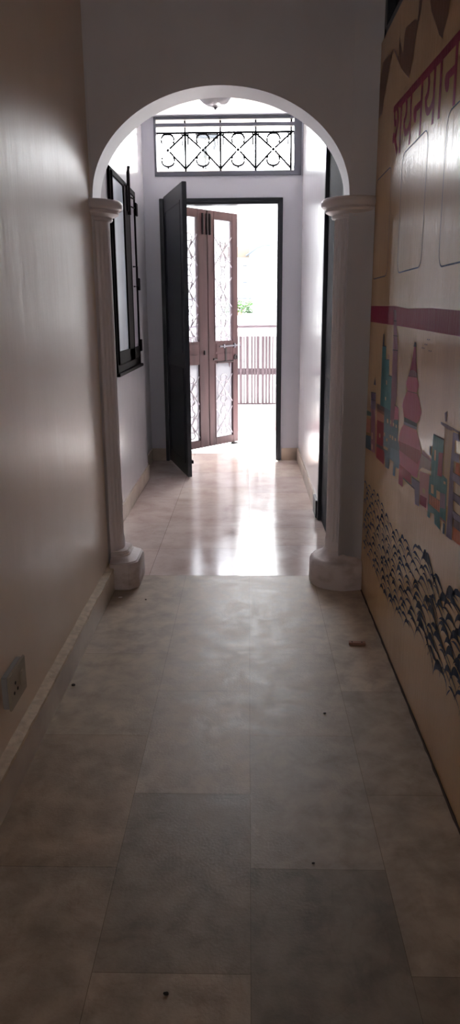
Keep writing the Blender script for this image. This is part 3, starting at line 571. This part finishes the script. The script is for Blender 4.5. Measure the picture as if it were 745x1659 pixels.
# ---------------------------------------------------------------- mural paint on the right wall
# outlines in wall coordinates: (paint, layer, [(distance along the wall, height), ...])
MURAL = [('crimson', 1, [(3.748, 1.431), (3.139, 1.425), (2.894, 1.414), (2.508, 1.413), (2.179, 1.404), (2.161, 1.334), (2.489, 1.34), (3.119, 1.35), (3.748, 1.358)]), ('umber', 1, [(3.44, 2.434), (3.68, 2.455), (3.748, 2.39), (3.742, 2.247), (3.654, 2.245), (3.57, 2.346)]), ('umber', 1, [(3.02, 2.401), (2.959, 2.376), (2.992, 2.33), (3.031, 2.267), (3.08, 2.23), (3.196, 2.285), (3.302, 2.353), (3.313, 2.438), (3.225, 2.354), (3.193, 2.43)]), ('umber', 1, [(2.786, 2.378), (2.511, 2.28), (2.527, 2.245), (2.582, 2.204), (2.63, 2.228), (2.667, 2.262), (2.76, 2.337)]), ('umber', 1, [(2.958, 2.438), (2.907, 2.42), (2.949, 2.371), (2.973, 2.381)]), ('umber', 1, [(3.44, 2.434), (3.401, 2.422), (3.212, 2.304), (3.233, 2.303)]), ('mauve', 1, [(3.634, 0.967), (3.503, 0.977), (3.459, 0.765), (3.58, 0.759)]), ('green', 1, [(3.748, 0.932), (3.614, 0.938), (3.609, 0.919), (3.748, 0.906)]), ('salmon', 1, [(3.748, 0.893), (3.629, 0.9), (3.633, 0.835), (3.748, 0.823)]), ('dteal', 1, [(3.748, 0.809), (3.597, 0.825), (3.579, 0.757), (3.748, 0.744)]), ('purple', 2, [(3.638, 1.03), (3.503, 1.041), (3.493, 0.964), (3.631, 0.955)]), ('ink', 3, [(3.639, 1.033), (3.504, 1.043), (3.503, 1.039), (3.638, 1.028)]), ('ink', 3, [(3.642, 0.998), (3.5, 1.009), (3.499, 1.006), (3.641, 0.994)]), ('ink', 2, [(3.545, 1.11), (3.512, 1.076), (3.575, 1.073)]), ('cream', 3, [(3.578, 0.848), (3.546, 0.85), (3.538, 0.819), (3.57, 0.817)]), ('cream', 3, [(3.564, 0.794), (3.535, 0.796), (3.528, 0.772), (3.557, 0.769)]), ('dteal', 2, [(3.748, 0.801), (3.735, 0.803), (3.732, 0.757), (3.748, 0.756)]), ('teal', 1, [(3.383, 1.258), (3.292, 1.258), (3.292, 1.207), (3.209, 1.208), (3.198, 1.146), (3.069, 1.146), (3.036, 0.984), (3.379, 0.978)]), ('ink', 2, [(3.374, 1.311), (3.352, 1.311), (3.337, 1.262), (3.291, 1.262), (3.291, 1.258), (3.383, 1.257)]), ('ink', 2, [(3.297, 1.209), (3.205, 1.211), (3.204, 1.207), (3.296, 1.205)]), ('ink', 2, [(3.204, 1.148), (3.067, 1.149), (3.066, 1.145), (3.203, 1.143)]), ('rust', 1, [(3.229, 1.23), (3.214, 1.231), (3.206, 1.212), (3.232, 1.212)]), ('cream', 3, [(3.26, 1.121), (3.236, 1.12), (3.231, 1.103), (3.255, 1.103)]), ('cream', 3, [(3.265, 1.05), (3.241, 1.05), (3.238, 1.036), (3.262, 1.036)]), ('sky', 3, [(3.16, 1.074), (3.123, 1.075), (3.119, 1.058), (3.156, 1.058)]), ('umber', 2, [(3.462, 0.999), (3.269, 1.003), (3.264, 0.982), (3.457, 0.977)]), ('rust', 2, [(3.461, 0.976), (3.26, 0.983), (3.257, 0.972), (3.458, 0.966)]), ('salmon', 2, [(3.465, 0.964), (3.26, 0.969), (3.263, 0.939), (3.448, 0.925)]), ('red', 2, [(3.439, 0.926), (3.256, 0.936), (3.255, 0.83), (3.433, 0.816)]), ('umber', 3, [(3.434, 0.818), (3.245, 0.833), (3.242, 0.819), (3.43, 0.805)]), ('red', 2, [(3.43, 0.805), (3.218, 0.824), (3.222, 0.76), (3.427, 0.755)]), ('dteal', 2, [(3.269, 1.003), (3.137, 1.007), (3.132, 0.987), (2.956, 0.989), (2.948, 0.912), (2.885, 0.896), (2.887, 0.809), (2.962, 0.802), (2.966, 0.763), (3.013, 0.758), (3.009, 0.813), (3.092, 0.811), (3.104, 0.765), (3.185, 0.757), (3.219, 0.809), (3.253, 0.832)]), ('sky', 3, [(3.086, 0.861), (2.881, 0.877), (2.887, 0.809), (2.962, 0.802), (2.966, 0.763), (3.013, 0.758), (3.009, 0.813), (3.093, 0.818)]), ('cream', 4, [(3.195, 0.965), (3.164, 0.966), (3.16, 0.949), (3.191, 0.948)]), ('cream', 4, [(3.123, 0.969), (3.094, 0.97), (3.09, 0.955), (3.119, 0.953)]), ('cream', 4, [(3.062, 0.967), (3.034, 0.968), (3.03, 0.955), (3.059, 0.954)]), ('cream', 4, [(3.004, 0.968), (2.976, 0.969), (2.973, 0.957), (3.001, 0.956)]), ('cream', 4, [(3.119, 0.908), (3.089, 0.91), (3.086, 0.898), (3.116, 0.896)]), ('cream', 4, [(3.068, 0.912), (3.039, 0.914), (3.035, 0.898), (3.064, 0.897)]), ('cream', 4, [(3.007, 0.913), (2.979, 0.914), (2.977, 0.904), (3.004, 0.902)]), ('cream', 4, [(3.258, 0.897), (3.226, 0.899), (3.222, 0.884), (3.254, 0.882)]), ('cream', 4, [(3.193, 0.882), (3.162, 0.884), (3.159, 0.872), (3.19, 0.869)]), ('cream', 4, [(3.368, 0.876), (3.333, 0.878), (3.329, 0.86), (3.363, 0.858)]), ('cream', 4, [(3.247, 0.84), (3.145, 0.847), (3.146, 0.835), (3.244, 0.828)]), ('pink', 2, [(3.042, 1.042), (2.961, 1.038), (2.952, 0.993), (3.041, 0.981)]), ('ink', 3, [(3.046, 1.042), (2.958, 1.039), (2.957, 1.037), (3.045, 1.039)]), ('mauve', 2, [(3.161, 1.41), (3.109, 1.41), (3.041, 1.274), (3.011, 1.083), (3.027, 1.045), (3.054, 0.949), (3.122, 0.944), (3.133, 1.171), (3.137, 1.319)]), ('ink', 3, [(3.151, 1.369), (3.085, 1.369), (3.084, 1.365), (3.15, 1.366)]), ('ink', 3, [(3.142, 1.311), (3.051, 1.311), (3.05, 1.308), (3.141, 1.308)]), ('ink', 3, [(3.141, 1.255), (3.031, 1.257), (3.03, 1.254), (3.14, 1.251)]), ('crimson', 1, [(2.73, 1.299), (2.717, 1.299), (2.673, 1.193), (2.793, 1.189), (2.753, 1.254)]), ('ink', 2, [(2.738, 1.298), (2.711, 1.298), (2.704, 1.283), (2.75, 1.282)]), ('mauve', 2, [(2.815, 1.172), (2.793, 1.192), (2.753, 1.201), (2.704, 1.2), (2.67, 1.193), (2.667, 1.181)]), ('pink', 3, [(2.808, 1.174), (2.67, 1.182), (2.631, 1.157), (2.645, 1.139), (2.654, 1.128), (2.811, 1.119), (2.843, 1.144)]), ('ink', 4, [(2.812, 1.12), (2.653, 1.127), (2.652, 1.125), (2.811, 1.118)]), ('ink', 4, [(2.808, 1.175), (2.667, 1.182), (2.667, 1.18), (2.808, 1.173)]), ('pink', 2, [(2.817, 1.119), (2.651, 1.127), (2.606, 1.104), (2.569, 1.071), (2.59, 1.043), (2.634, 1.024), (2.847, 1.015), (2.863, 1.034), (2.893, 1.056), (2.866, 1.087)]), ('ink', 3, [(2.848, 1.018), (2.625, 1.025), (2.626, 1.012), (2.843, 1.001)]), ('violet', 3, [(2.843, 1.001), (2.626, 1.012), (2.628, 1.002), (2.846, 0.991)]), ('pink', 2, [(2.852, 0.989), (2.628, 1.001), (2.582, 0.976), (2.548, 0.954), (2.532, 0.929), (2.579, 0.889), (2.896, 0.885), (2.93, 0.919), (2.903, 0.957)]), ('red', 3, [(2.929, 0.914), (2.554, 0.942), (2.532, 0.929), (2.579, 0.889), (2.895, 0.881)]), ('pink', 2, [(2.908, 0.883), (2.546, 0.909), (2.576, 0.84), (2.655, 0.832), (2.882, 0.83)]), ('red', 2, [(2.893, 0.829), (2.676, 0.835), (2.669, 0.799), (2.811, 0.794), (2.808, 0.755), (2.889, 0.751)]), ('ink', 3, [(2.81, 0.793), (2.606, 0.798), (2.605, 0.793), (2.809, 0.788)]), ('violet', 2, [(2.66, 0.827), (2.533, 0.835), (2.521, 0.752), (2.586, 0.745), (2.604, 0.793), (2.655, 0.795)]), ('ink', 3, [(2.66, 0.829), (2.532, 0.837), (2.532, 0.833), (2.659, 0.825)]), ('paleblue', 1, [(2.525, 0.936), (2.391, 0.935), (2.399, 0.902), (2.508, 0.893), (2.572, 0.866), (2.585, 0.915)]), ('mauve', 2, [(2.526, 0.95), (2.389, 0.943), (2.391, 0.935), (2.524, 0.934)]), ('blush', 2, [(2.545, 0.872), (2.402, 0.89), (2.388, 0.766), (2.515, 0.776)]), ('crimson', 3, [(2.514, 0.796), (2.421, 0.806), (2.421, 0.772), (2.512, 0.764)]), ('cream', 3, [(2.486, 0.827), (2.45, 0.83), (2.446, 0.814), (2.481, 0.811)]), ('dteal', 1, [(2.424, 0.981), (2.4, 0.982), (2.399, 0.952), (2.422, 0.952)]), ('teal', 2, [(2.384, 1.026), (2.252, 1.03), (2.25, 0.99), (2.245, 0.923), (2.186, 0.921), (2.181, 0.885), (2.205, 0.835), (2.374, 0.827), (2.39, 0.942)]), ('ink', 3, [(2.384, 1.027), (2.251, 1.032), (2.249, 1.027), (2.383, 1.023)]), ('crimson', 3, [(2.302, 0.981), (2.252, 0.988), (2.246, 0.916), (2.303, 0.909)]), ('cream', 3, [(2.358, 0.98), (2.338, 0.981), (2.335, 0.948), (2.354, 0.947)]), ('teal', 2, [(2.401, 0.888), (2.187, 0.92), (2.171, 0.789), (2.237, 0.786), (2.227, 0.753), (2.3, 0.753), (2.313, 0.781), (2.362, 0.773), (2.363, 0.753), (2.398, 0.751), (2.4, 0.792)]), ('cream', 3, [(2.375, 0.865), (2.339, 0.868), (2.332, 0.841), (2.368, 0.837)]), ('cream', 3, [(2.302, 0.862), (2.257, 0.866), (2.25, 0.841), (2.295, 0.837)]), ('cream', 3, [(2.224, 0.908), (2.201, 0.91), (2.199, 0.902), (2.222, 0.9)]), ('salmon', 3, [(2.396, 0.828), (2.251, 0.839), (2.246, 0.803), (2.388, 0.797)]), ('umber', 4, [(2.386, 0.829), (2.381, 0.83), (2.373, 0.8), (2.378, 0.8)]), ('umber', 4, [(2.362, 0.831), (2.357, 0.832), (2.35, 0.802), (2.355, 0.801)]), ('umber', 4, [(2.339, 0.833), (2.334, 0.833), (2.327, 0.803), (2.331, 0.803)]), ('umber', 4, [(2.317, 0.835), (2.312, 0.835), (2.304, 0.805), (2.309, 0.804)]), ('umber', 4, [(2.295, 0.837), (2.29, 0.837), (2.282, 0.806), (2.286, 0.805)]), ('umber', 4, [(2.273, 0.838), (2.268, 0.839), (2.26, 0.807), (2.265, 0.807)]), ('violet', 3, [(2.258, 0.864), (2.193, 0.875), (2.185, 0.831), (2.245, 0.82)]), ('rust', 3, [(2.239, 0.793), (2.176, 0.795), (2.175, 0.79), (2.238, 0.788)]), ('dteal', 2, [(2.199, 0.785), (2.174, 0.786), (2.176, 0.754), (2.198, 0.752)]), ('tan', 1, [(2.253, 1.065), (2.16, 1.068), (2.144, 0.851), (2.205, 0.835)]), ('purple', 2, [(2.157, 1.065), (2.131, 1.067), (2.125, 0.929), (2.163, 0.925)]), ('purple', 2, [(2.163, 0.95), (2.122, 0.951), (2.102, 0.853), (2.093, 0.761), (2.156, 0.755), (2.156, 0.828)]), ('purple', 2, [(2.157, 1.067), (2.091, 1.07), (2.086, 1.05), (2.133, 1.048)]), ('purple', 2, [(2.135, 1.012), (2.077, 1.016), (2.071, 0.993), (2.129, 0.987)]), ('violet', 2, [(2.13, 0.954), (2.059, 0.957), (2.052, 0.933), (2.131, 0.932)]), ('violet', 2, [(2.143, 0.898), (2.044, 0.902), (2.038, 0.879), (2.137, 0.879)]), ('violet', 2, [(2.129, 0.848), (2.031, 0.85), (2.026, 0.832), (2.096, 0.826)]), ('umber', 2, [(2.096, 0.827), (2.026, 0.832), (2.019, 0.807), (2.09, 0.804)]), ('orange', 2, [(2.093, 0.803), (2.019, 0.808), (2.009, 0.77), (2.094, 0.765)]), ('orange', 1, [(2.11, 0.987), (2.071, 0.991), (2.062, 0.957), (2.109, 0.955)]), ('ink', 3, [(2.13, 0.955), (2.059, 0.958), (2.058, 0.956), (2.129, 0.952)]), ('ink', 3, [(2.131, 0.933), (2.053, 0.934), (2.052, 0.932), (2.13, 0.931)]), ('ink', 3, [(2.143, 0.899), (2.044, 0.903), (2.044, 0.901), (2.142, 0.897)]), ('ink', 3, [(2.138, 0.88), (2.038, 0.88), (2.038, 0.878), (2.137, 0.878)]), ('ink', 3, [(2.13, 0.849), (2.031, 0.851), (2.03, 0.849), (2.129, 0.847)]), ('ink', 3, [(2.097, 0.827), (2.026, 0.833), (2.025, 0.831), (2.096, 0.825)]), ('umber', 3, [(2.304, 1.076), (2.244, 1.078), (2.093, 1.078), (2.092, 1.071), (2.17, 1.071), (2.206, 1.059), (2.245, 1.067), (2.3, 1.069)]), ('umber', 1, [(2.268, 1.107), (2.238, 1.117), (2.238, 1.086), (2.255, 1.083)])]
WAVE_UP = [(1.976, 0.63), (2.132, 0.575), (2.294, 0.597), (2.389, 0.629), (2.641, 0.571), (2.976, 0.546), (3.34, 0.602), (3.748, 0.567)]
WAVE_LO = [(1.897, 0.327), (1.99, 0.304), (2.096, 0.323), (2.214, 0.29), (2.311, 0.331), (2.647, 0.251), (3.029, 0.2), (3.363, 0.222), (3.656, 0.226), (3.748, 0.319)]
XM = .5895
keys = list(PAINT.keys()); mats = [PAINT[k] for k in keys]
def flat(bm, pts, layer, mi, lift=0):
    x = XM-.0002*layer-.000008*lift
    vs = [bm.verts.new((x, y, z)) for y, z in pts]
    f = bm.faces.new(vs); f.material_index = mi
    f.normal_update()
    if f.normal.x > 0: f.normal_flip()
def mural_part(name, entries, label=None):
    bm = new_bm()
    for i, e in enumerate(entries): flat(bm, e[2], e[1], keys.index(e[0]), e[3] if len(e) > 3 else i % 90)
    bmesh.ops.triangulate(bm, faces=[f for f in bm.faces if len(f.verts) > 4])
    return obj(name, bm, mats, wall_right, fix=False, label=label)
band = MURAL[0]
band_pts = [p for p in band[2] if p[0] > 2.2]
top_ = sorted([p for p in band[2] if p[1] > 1.38], key=lambda p: -p[0]); bot_ = sorted([p for p in band[2] if p[1] <= 1.38], key=lambda p: p[0])
mural_part('painted_stripe', [('crimson', 1, top_+[(.3, 1.38), (.3, 1.28)]+bot_)], 'crimson stripe painted along the mural')
mural_part('painted_leaves', [('feather',)+tuple(e[1:]) for e in MURAL[1:6]], 'dark hanging leaf shapes painted near the top')
city = MURAL[6:]
extra = []; rng = random.Random(11); y = 1.94
for k in range(7):
    wd_ = rng.uniform(.10, .2); z1_ = rng.uniform(.95, 1.2); z0_ = rng.uniform(.74, .84); c_ = rng.choice(['teal', 'blush', 'purple', 'salmon', 'violet', 'red'])
    extra.append((c_, 2, [(y, z0_), (y-wd_, z0_), (y-wd_, z1_), (y, z1_)]))
    for i in range(2):
        for j in range(3):
            yy = y-wd_*(.2+.4*i); zz_ = z0_+.06+.1*j; extra.append(('cream', 3, [(yy, zz_), (yy-wd_*.18, zz_), (yy-wd_*.18, zz_+.05), (yy, zz_+.05)]))
    extra.append(('ink', 3, [(y, z1_), (y-wd_, z1_), (y-wd_, z1_+.006), (y, z1_+.006)])); y -= wd_+.01
mural_part('painted_city', city+extra, 'painted skyline of towers and houses with a pink minaret')
# window outlines
ent = []
def outline(ya, yb, z0, z1, t=.005, rad=.05):
    out = []; inn = []
    cs = [(ya-rad, z0+rad, 90+90), (yb+rad, z0+rad, 270), (yb+rad, z1-rad, 0), (ya-rad, z1-rad, 90)]
    pts = []
    for (cy, cz, a0) in cs:
        for j in range(7):
            a = math.radians(a0+90*j/6); pts.append((cy, cz, -math.cos(a), math.sin(a)))
    n = len(pts)
    for k in range(n):
        p, q_ = pts[k], pts[(k+1) % n]
        ent.append(('ink', 1, [(p[0]+rad*p[2], p[1]+rad*p[3]), (q_[0]+rad*q_[2], q_[1]+rad*q_[3]), (q_[0]+(rad-t)*q_[2], q_[1]+(rad-t)*q_[3]), (p[0]+(rad-t)*p[2], p[1]+(rad-t)*p[3])]))
outline(3.74, 3.35, 1.55, 1.985); outline(3.13, 2.70, 1.548, 1.985); outline(2.46, 2.03, 1.532, 1.97); outline(1.80, 1.37, 1.52, 1.96)
mural_part('painted_window_outlines', ent, 'thin dark rounded window outlines')
# waves
def lerp(tab, y):
    if y <= tab[0][0]: return tab[0][1]
    for (a, b), (c, d) in zip(tab, tab[1:]):
        if a <= y <= c: return b+(d-b)*(y-a)/(c-a)
    return tab[-1][1]
ent = []; rng = random.Random(4); NR = 15
for k in range(NR):
    fk = (k+.5)/NR; ph = rng.uniform(0, 6.28)
    y = 3.742-rng.uniform(0, .04)
    while y > .9:
        far = (y-1.9)/1.9
        lam = .115+.05*(1-far)+rng.uniform(-.02, .03); ncyc = rng.choice([1, 1, 1.5, 2]); Ls = lam*ncyc
        amp = (.017+.006*(1-far))*rng.uniform(.75, 1.25); thick = (.0135+.011*max(0, 1-far)*rng.random())*rng.uniform(.7, 1.25)
        if y < 2.5 and rng.random() < .45: thick *= 1.9
        n = int(14*ncyc); L_ = []
        for j in range(n+1):
            u = j/n; yy = y-Ls*u; a = 2*math.pi*ncyc*u+ph
            zb = lerp(WAVE_LO, yy)*(1-fk)+lerp(WAVE_UP, yy)*fk
            s = math.sin(a); yj = yy+.30*lam*math.cos(a)*.5
            zc_ = zb+amp*(s+.25*math.sin(2*a+.6))
            tk = thick*(.25+.75*max(0, math.sin(a+.9))**1.3)*min(1, 5*u+.08, 5*(1-u)+.08)
            L_.append((yj, zc_, tk))
        for p, q_ in zip(L_, L_[1:]):
            if max(p[0], q_[0]) < 3.748:
                ent.append(('navy', 1+(k % 4), [(p[0], p[1]-p[2]/2), (q_[0], q_[1]-q_[2]/2), (q_[0], q_[1]+q_[2]/2), (p[0], p[1]+p[2]/2)], len(ent)//14 % 20+30*(k//2 % 3)))
        y -= Ls*rng.uniform(.86, 1.0); ph = rng.uniform(-.6, .6)
mural_part('painted_waves', ent, 'navy brush stroke waves painted below the city')
# small birds
ent = []
for (y, z) in ((2.563, 1.293), (2.50, 1.275), (2.53, 1.31), (2.60, 1.28)):
    for s in (-1, 1): ent.append(('ink', 1, [(y, z), (y+s*.012, z+.007), (y+s*.024, z+.001), (y+s*.012, z+.003)]))
mural_part('painted_birds', ent, 'tiny dark birds by the minaret tip')
# headline lettering
tc_ = bpy.data.curves.new('headline', 'FONT'); tc_.body = '\u0936\u092f\u0928\u092f\u093e\u0928'; tc_.size = 1; tc_.offset = .006
to = bpy.data.objects.new('headline', tc_); COL.objects.link(to)
dg = bpy.context.evaluated_depsgraph_get(); me = bpy.data.meshes.new_from_object(to.evaluated_get(dg)); bpy.data.objects.remove(to)
if len(me.vertices):
    xs = [v.co.x for v in me.vertices]; ys = [v.co.y for v in me.vertices]; x0, x1, y0, y1_ = min(xs), max(xs), min(ys), max(ys)
    print('TEXT EXTENT', x0, x1, y0, y1_, len(me.vertices))
    for v in me.vertices:
        u = (v.co.x-x0)/(x1-x0); h = (v.co.y-y0)/(y1_-y0)
        yy = 3.365-u*TEXTW; z0_, z1_ = 2.005-.035*u, 2.203-.047*u
        v.co = Vector((XM-.0003, yy, z0_+(z1_-z0_)*h))
    me.materials.clear(); me.materials.append(PAINT['crimson'])
    for p in me.polygons: p.material_index = 0
    bm = bmesh.new(); bm.from_mesh(me)
    for f in bm.faces:
        f.normal_update(); f.smooth = False
        if f.normal.x > 0: f.normal_flip()
    bm.to_mesh(me); bm.free()
    me.name = 'painted_headline'
    o = bpy.data.objects.new('painted_headline', me); COL.objects.link(o); o.parent = wall_right; o['label'] = 'crimson lettering painted at the top of the mural'
bm = new_bm(); flat(bm, [(3.368, 2.205), (2.33, 2.158), (2.33, 2.128), (3.368, 2.183)], 2, keys.index('crimson'), 5)
obj('painted_headline_bar', bm, mats, wall_right, fix=False)
# grime along the foot of the mural wall
bm = new_bm(); rng = random.Random(9); n = 160; prev = None
for k in range(n+1):
    y = BACKY+.05+(3.70-BACKY)*k/n; h = .006+.004*rng.random()
    cur = (bm.verts.new((.5893, y, .0005)), bm.verts.new((.5893, y, h)), bm.verts.new((.585-.003*rng.random(), y, .0006)))
    if prev: bm.faces.new((prev[0], cur[0], cur[1], prev[1])); bm.faces.new((prev[0], prev[2], cur[2], cur[0]))
    prev = cur
obj('trim_1', bm, mat('grimy joint', srgb(70, 56, 46), .8), kind='structure', label='dirty joint between the mural wall and the floor', cat='joint')

# ---------------------------------------------------------------- socket on the left wall
so_ = thing('wall_socket', (-.738, 2.09, .305), 'small off white power socket box low on the left wall', 'wall socket')
bm = new_bm(); box(bm, 0, .020, -.075, .075, -.055, .05, .003); obj('back_box', bm, mat('grey box', srgb(160, 158, 158), .6), so_)
bm = new_bm(); box(bm, .020, .028, -.08, .08, -.06, .055, .003); obj('cover_plate', bm, M_plastic, so_)
bm = new_bm(); box(bm, .028, .034, .02, .045, -.022, .025, .002); obj('rocker_switch', bm, M_plastic, so_)
for i, (y, z) in enumerate(((-.03, .012), (-.045, -.015), (-.012, -.015))):
    bm = new_bm(); tube(bm, [(.0275, y, z), (.0292, y, z)], .0055, 12); obj('pin_hole', bm, M_dark, so_)

# ---------------------------------------------------------------- litter on the floor
def scrap(name, loc, size, m, label, cat, seed, rot=0):
    rng = random.Random(seed); bm = new_bm(); bmesh.ops.create_icosphere(bm, subdivisions=2, radius=1)
    for v in bm.verts:
        f = 1+rng.uniform(-.25, .25); v.co = Vector((v.co.x*size[0]*f, v.co.y*size[1]*f, (v.co.z+.9)*size[2]))
        v.co.z = max(0, v.co.z)
    o = obj(name, bm, m, smooth=True, label=label, cat=cat); o.location = loc; o.rotation_euler = (0, 0, rot); return o
ws = thing('wood_scrap', (.474, 3.03, 0), 'short reddish wood offcut on the floor near the mural wall', 'wood scrap')
bm = new_bm(); box(bm, -.036, .036, -.012, .012, 0, .012, .0015); obj('offcut', bm, M_wood, ws)
for x in (-.022, .02):
    bm = new_bm(); tube(bm, [(x, -.002, .0115), (x, -.002, .0135)], .003, 10); obj('nail_head', bm, M_dark, ws)
ws.rotation_euler = (0, 0, -.08)
M_dirt = mat('dark dirt', srgb(46, 36, 32), .9); M_chalk = mat('chalky crumb', srgb(206, 200, 196), .8)
scrap('dirt_clump', (-.683, 2.64, 0), (.008, .006, .005), M_dirt, 'dark speck of dirt against the left skirting', 'dirt', 1)
scrap('dirt_clump', (-.176, 1.277, 0), (.006, .004, .003), M_dirt, 'dark crumb on the nearest floor slab', 'dirt', 2)
scrap('dirt_clump', (.275, 2.44, 0), (.005, .004, .003), M_dirt, 'tiny dark crumb on the middle of the floor below the wood offcut', 'dirt', 3)
scrap('dirt_clump', (.17, 1.675, 0), (.004, .003, .002), M_dirt, 'tiny dark crumb at a slab joint right of the centre line', 'dirt', 4)
scrap('dirt_clump', (-.52, 3.55, 0), (.005, .004, .003), M_dirt, 'dark crumb in front of the left column foot', 'dirt', 5)
scrap('plaster_chip', (-.655, 3.58, 0), (.011, .006, .003), M_chalk, 'pale plaster chip in the shade of the left column foot', 'plaster chip', 6, .4)

# ---------------------------------------------------------------- terrace
bm = new_bm(); box(bm, -3.0, 3.0, 7.66, 9.5, -.15, 0)
obj('floor_terrace', bm, M_terr, kind='structure', label='sunlit pale terrace floor outside the door', cat='floor')
bm = new_bm(); box(bm, -3, 3, 9.2, 9.4, 0, .315); box(bm, -3, 3, 9.185, 9.2, 0, .1)
pw = obj('wall_parapet', bm, M_white, kind='structure', label='low white parapet wall at the edge of the terrace', cat='wall')
bm = new_bm(); box(bm, -3, 3, 9.17, 9.186, 0.002, .098); obj('kerb_band', bm, M_pinkout, pw, label='pinkish band along the foot')
rl = thing('terrace_railing', (0, 9.3, .315), 'brown barred railing on the terrace parapet', 'railing')
rng = random.Random(21); x = -1.9
while x < 1.9:
    wd_ = rng.choice([.016, .022, .028, .034]); bm = new_bm(); box(bm, x, x+wd_, -.008, .008, 0, .82, .001)
    obj('bar', bm, M_bars, rl); x += wd_+rng.choice([.010, .014, .018, .026])
bm = new_bm(); box(bm, -3, 3, -.012, .012, .918, .950, .002); obj('top_rail', bm, mat('grey rail', srgb(72, 62, 68), .6), rl)
bm = new_bm(); box(bm, -3, 3, -.005, .006, .0, .02); box(bm, -3, 3, .009, .015, .36, .44); obj('cross_rail', bm, M_bars, rl)
for x in (-2.0, 1.95):
    bm = new_bm(); box(bm, x-.02, x+.02, -.02, .02, 0, .948, .002); obj('post', bm, M_bars, rl)
bm = new_bm(); box(bm, -2.2, -.10, 7.66, 8.6, 2.62, 2.72)
obj('ceiling_porch', bm, mat('cream slab', srgb(222, 210, 190), .8), kind='structure', label='cream concrete canopy over the outer door', cat='canopy')

bm = new_bm(); box(bm, -.10, 1.0, 7.66, 8.35, 2.60, 2.66)
obj('sun_blocker_slab', bm, mat('cream slab', srgb(222, 210, 190), .8), kind='structure', label='unseen thin slab added over the doorway to block the sun', cat='canopy')  # added out of view to limit the sun patch on the inner floor
bm = new_bm(); box(bm, -2.3, -2.2, 7.66, 9.5, 0, 3.5); obj('wall_terrace_left', bm, M_white, kind='structure', label='white side wall closing the terrace on the left', cat='wall')
bm = new_bm(); box(bm, .8, .9, 7.66, 9.5, 0, 3.5); obj('wall_light_blocker', bm, mat('grey light blocker', srgb(150, 144, 142), .8), kind='structure', label='unseen grey wall added on the right to block light on the brown door', cat='wall')  # added out of view to keep side light off the brown door leaf
# ---------------------------------------------------------------- building across the street
bd = thing('neighbouring_building', (0, 18, -3), 'white building across the street seen through the door', 'building')
def bl(bm): bm.transform(Matrix.Translation((0, -18, 3)))
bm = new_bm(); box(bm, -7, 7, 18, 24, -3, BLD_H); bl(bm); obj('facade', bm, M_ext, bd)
bm = new_bm(); box(bm, -7, 7, 17.6, 18, 2.50, 2.60); box(bm, -7, 7, 17.9, 18, .2, .3); bl(bm); obj('ledge', bm, M_ext, bd)
bm = new_bm()
for i in range(9):
    for j in range(7):
        if (i*7+j*3) % 5:
            bm = new_bm(); box(bm, -.24+i*.085, -.24+i*.085+.055, 17.96, 18, 3.19+j*.06, 3.215+j*.06); bl(bm); obj('louvre', bm, M_extgrey, bd)
bm = new_bm()
for j in range(10):
    bm = new_bm(); box(bm, -.12, -.03, 17.97, 18, 1.80+j*.072, 1.815+j*.072); bl(bm); obj('vent_slot', bm, M_extgrey, bd)
bm = new_bm(); box(bm, -.6, .02, 17.9, 18, 2.62, 2.86); bl(bm); obj('boarded_panel', bm, M_extbrown, bd)
bm = new_bm(); box(bm, .02, .55, 17.92, 18, 2.62, 2.88); bl(bm); obj('blue_sheet', bm, M_extblue, bd)
bm = new_bm(); tube(bm, [(-.05, 17.85, 2.66), (.2, 17.8, 2.83), (.35, 17.8, 2.88), (.62, 17.8, 2.90)], .02, 8); bl(bm); obj('awning_pole', bm, M_extgrey, bd)
bm = new_bm(); box(bm, -2, .35, 17.9, 17.98, 1.73, 1.75); box(bm, -.2, .9, 17.94, 18, 2.08, 2.09); bl(bm); obj('balcony_rail', bm, M_extgrey, bd)
bm = new_bm(); box(bm, -2.4, .45, 17.2, 17.6, 1.0, 1.36); bl(bm); obj('planter_wall', bm, M_ext, bd)
pl = thing('potted_shrub', (-.15, 17.33, 1.362), 'small leafy green shrub on the balcony wall across the street', 'plant')
bm = new_bm(); lathe(bm, [(.05, -.0), (.07, .06), (.065, .07)], (-.05, 0, 0), 20); obj('pot', bm, mat('terracotta', srgb(150, 96, 70), .7), pl)
bm = new_bm(); rng = random.Random(8)
for k in range(420):
    px = rng.uniform(-.42, .24); pz = .05+rng.random()*(.20+.10*rng.random()); py = rng.uniform(-.10, .10); a = rng.uniform(0, 6.28); t = rng.uniform(-.7, .7); s = rng.uniform(.03, .055)
    d_ = Vector((math.cos(a)*math.cos(t), math.sin(a)*math.cos(t), math.sin(t))); u = d_.orthogonal().normalized()
    c_ = Vector((px, py, pz)); vs = [bm.verts.new(c_-d_*s), bm.verts.new(c_+u*s*.4), bm.verts.new(c_+d_*s), bm.verts.new(c_-u*s*.4)]; bm.faces.new(vs)
obj('foliage', bm, M_leaf, pl)
bm = new_bm()
for k in range(9):
    x = rng.uniform(-.3, .18); tube(bm, [(-.05, 0, .05), ((x-.05)/2, 0, .12), (x, rng.uniform(-.05, .05), .24)], .006, 6)
obj('stem', bm, mat('stem', srgb(90, 74, 50), .8), pl)
bm = new_bm(); box(bm, -12, 12, 9.5, 30, -3.2, -3)
obj('ground', bm, mat('street', srgb(190, 186, 182), .8), kind='structure', label='pale street far below the terrace', cat='street')
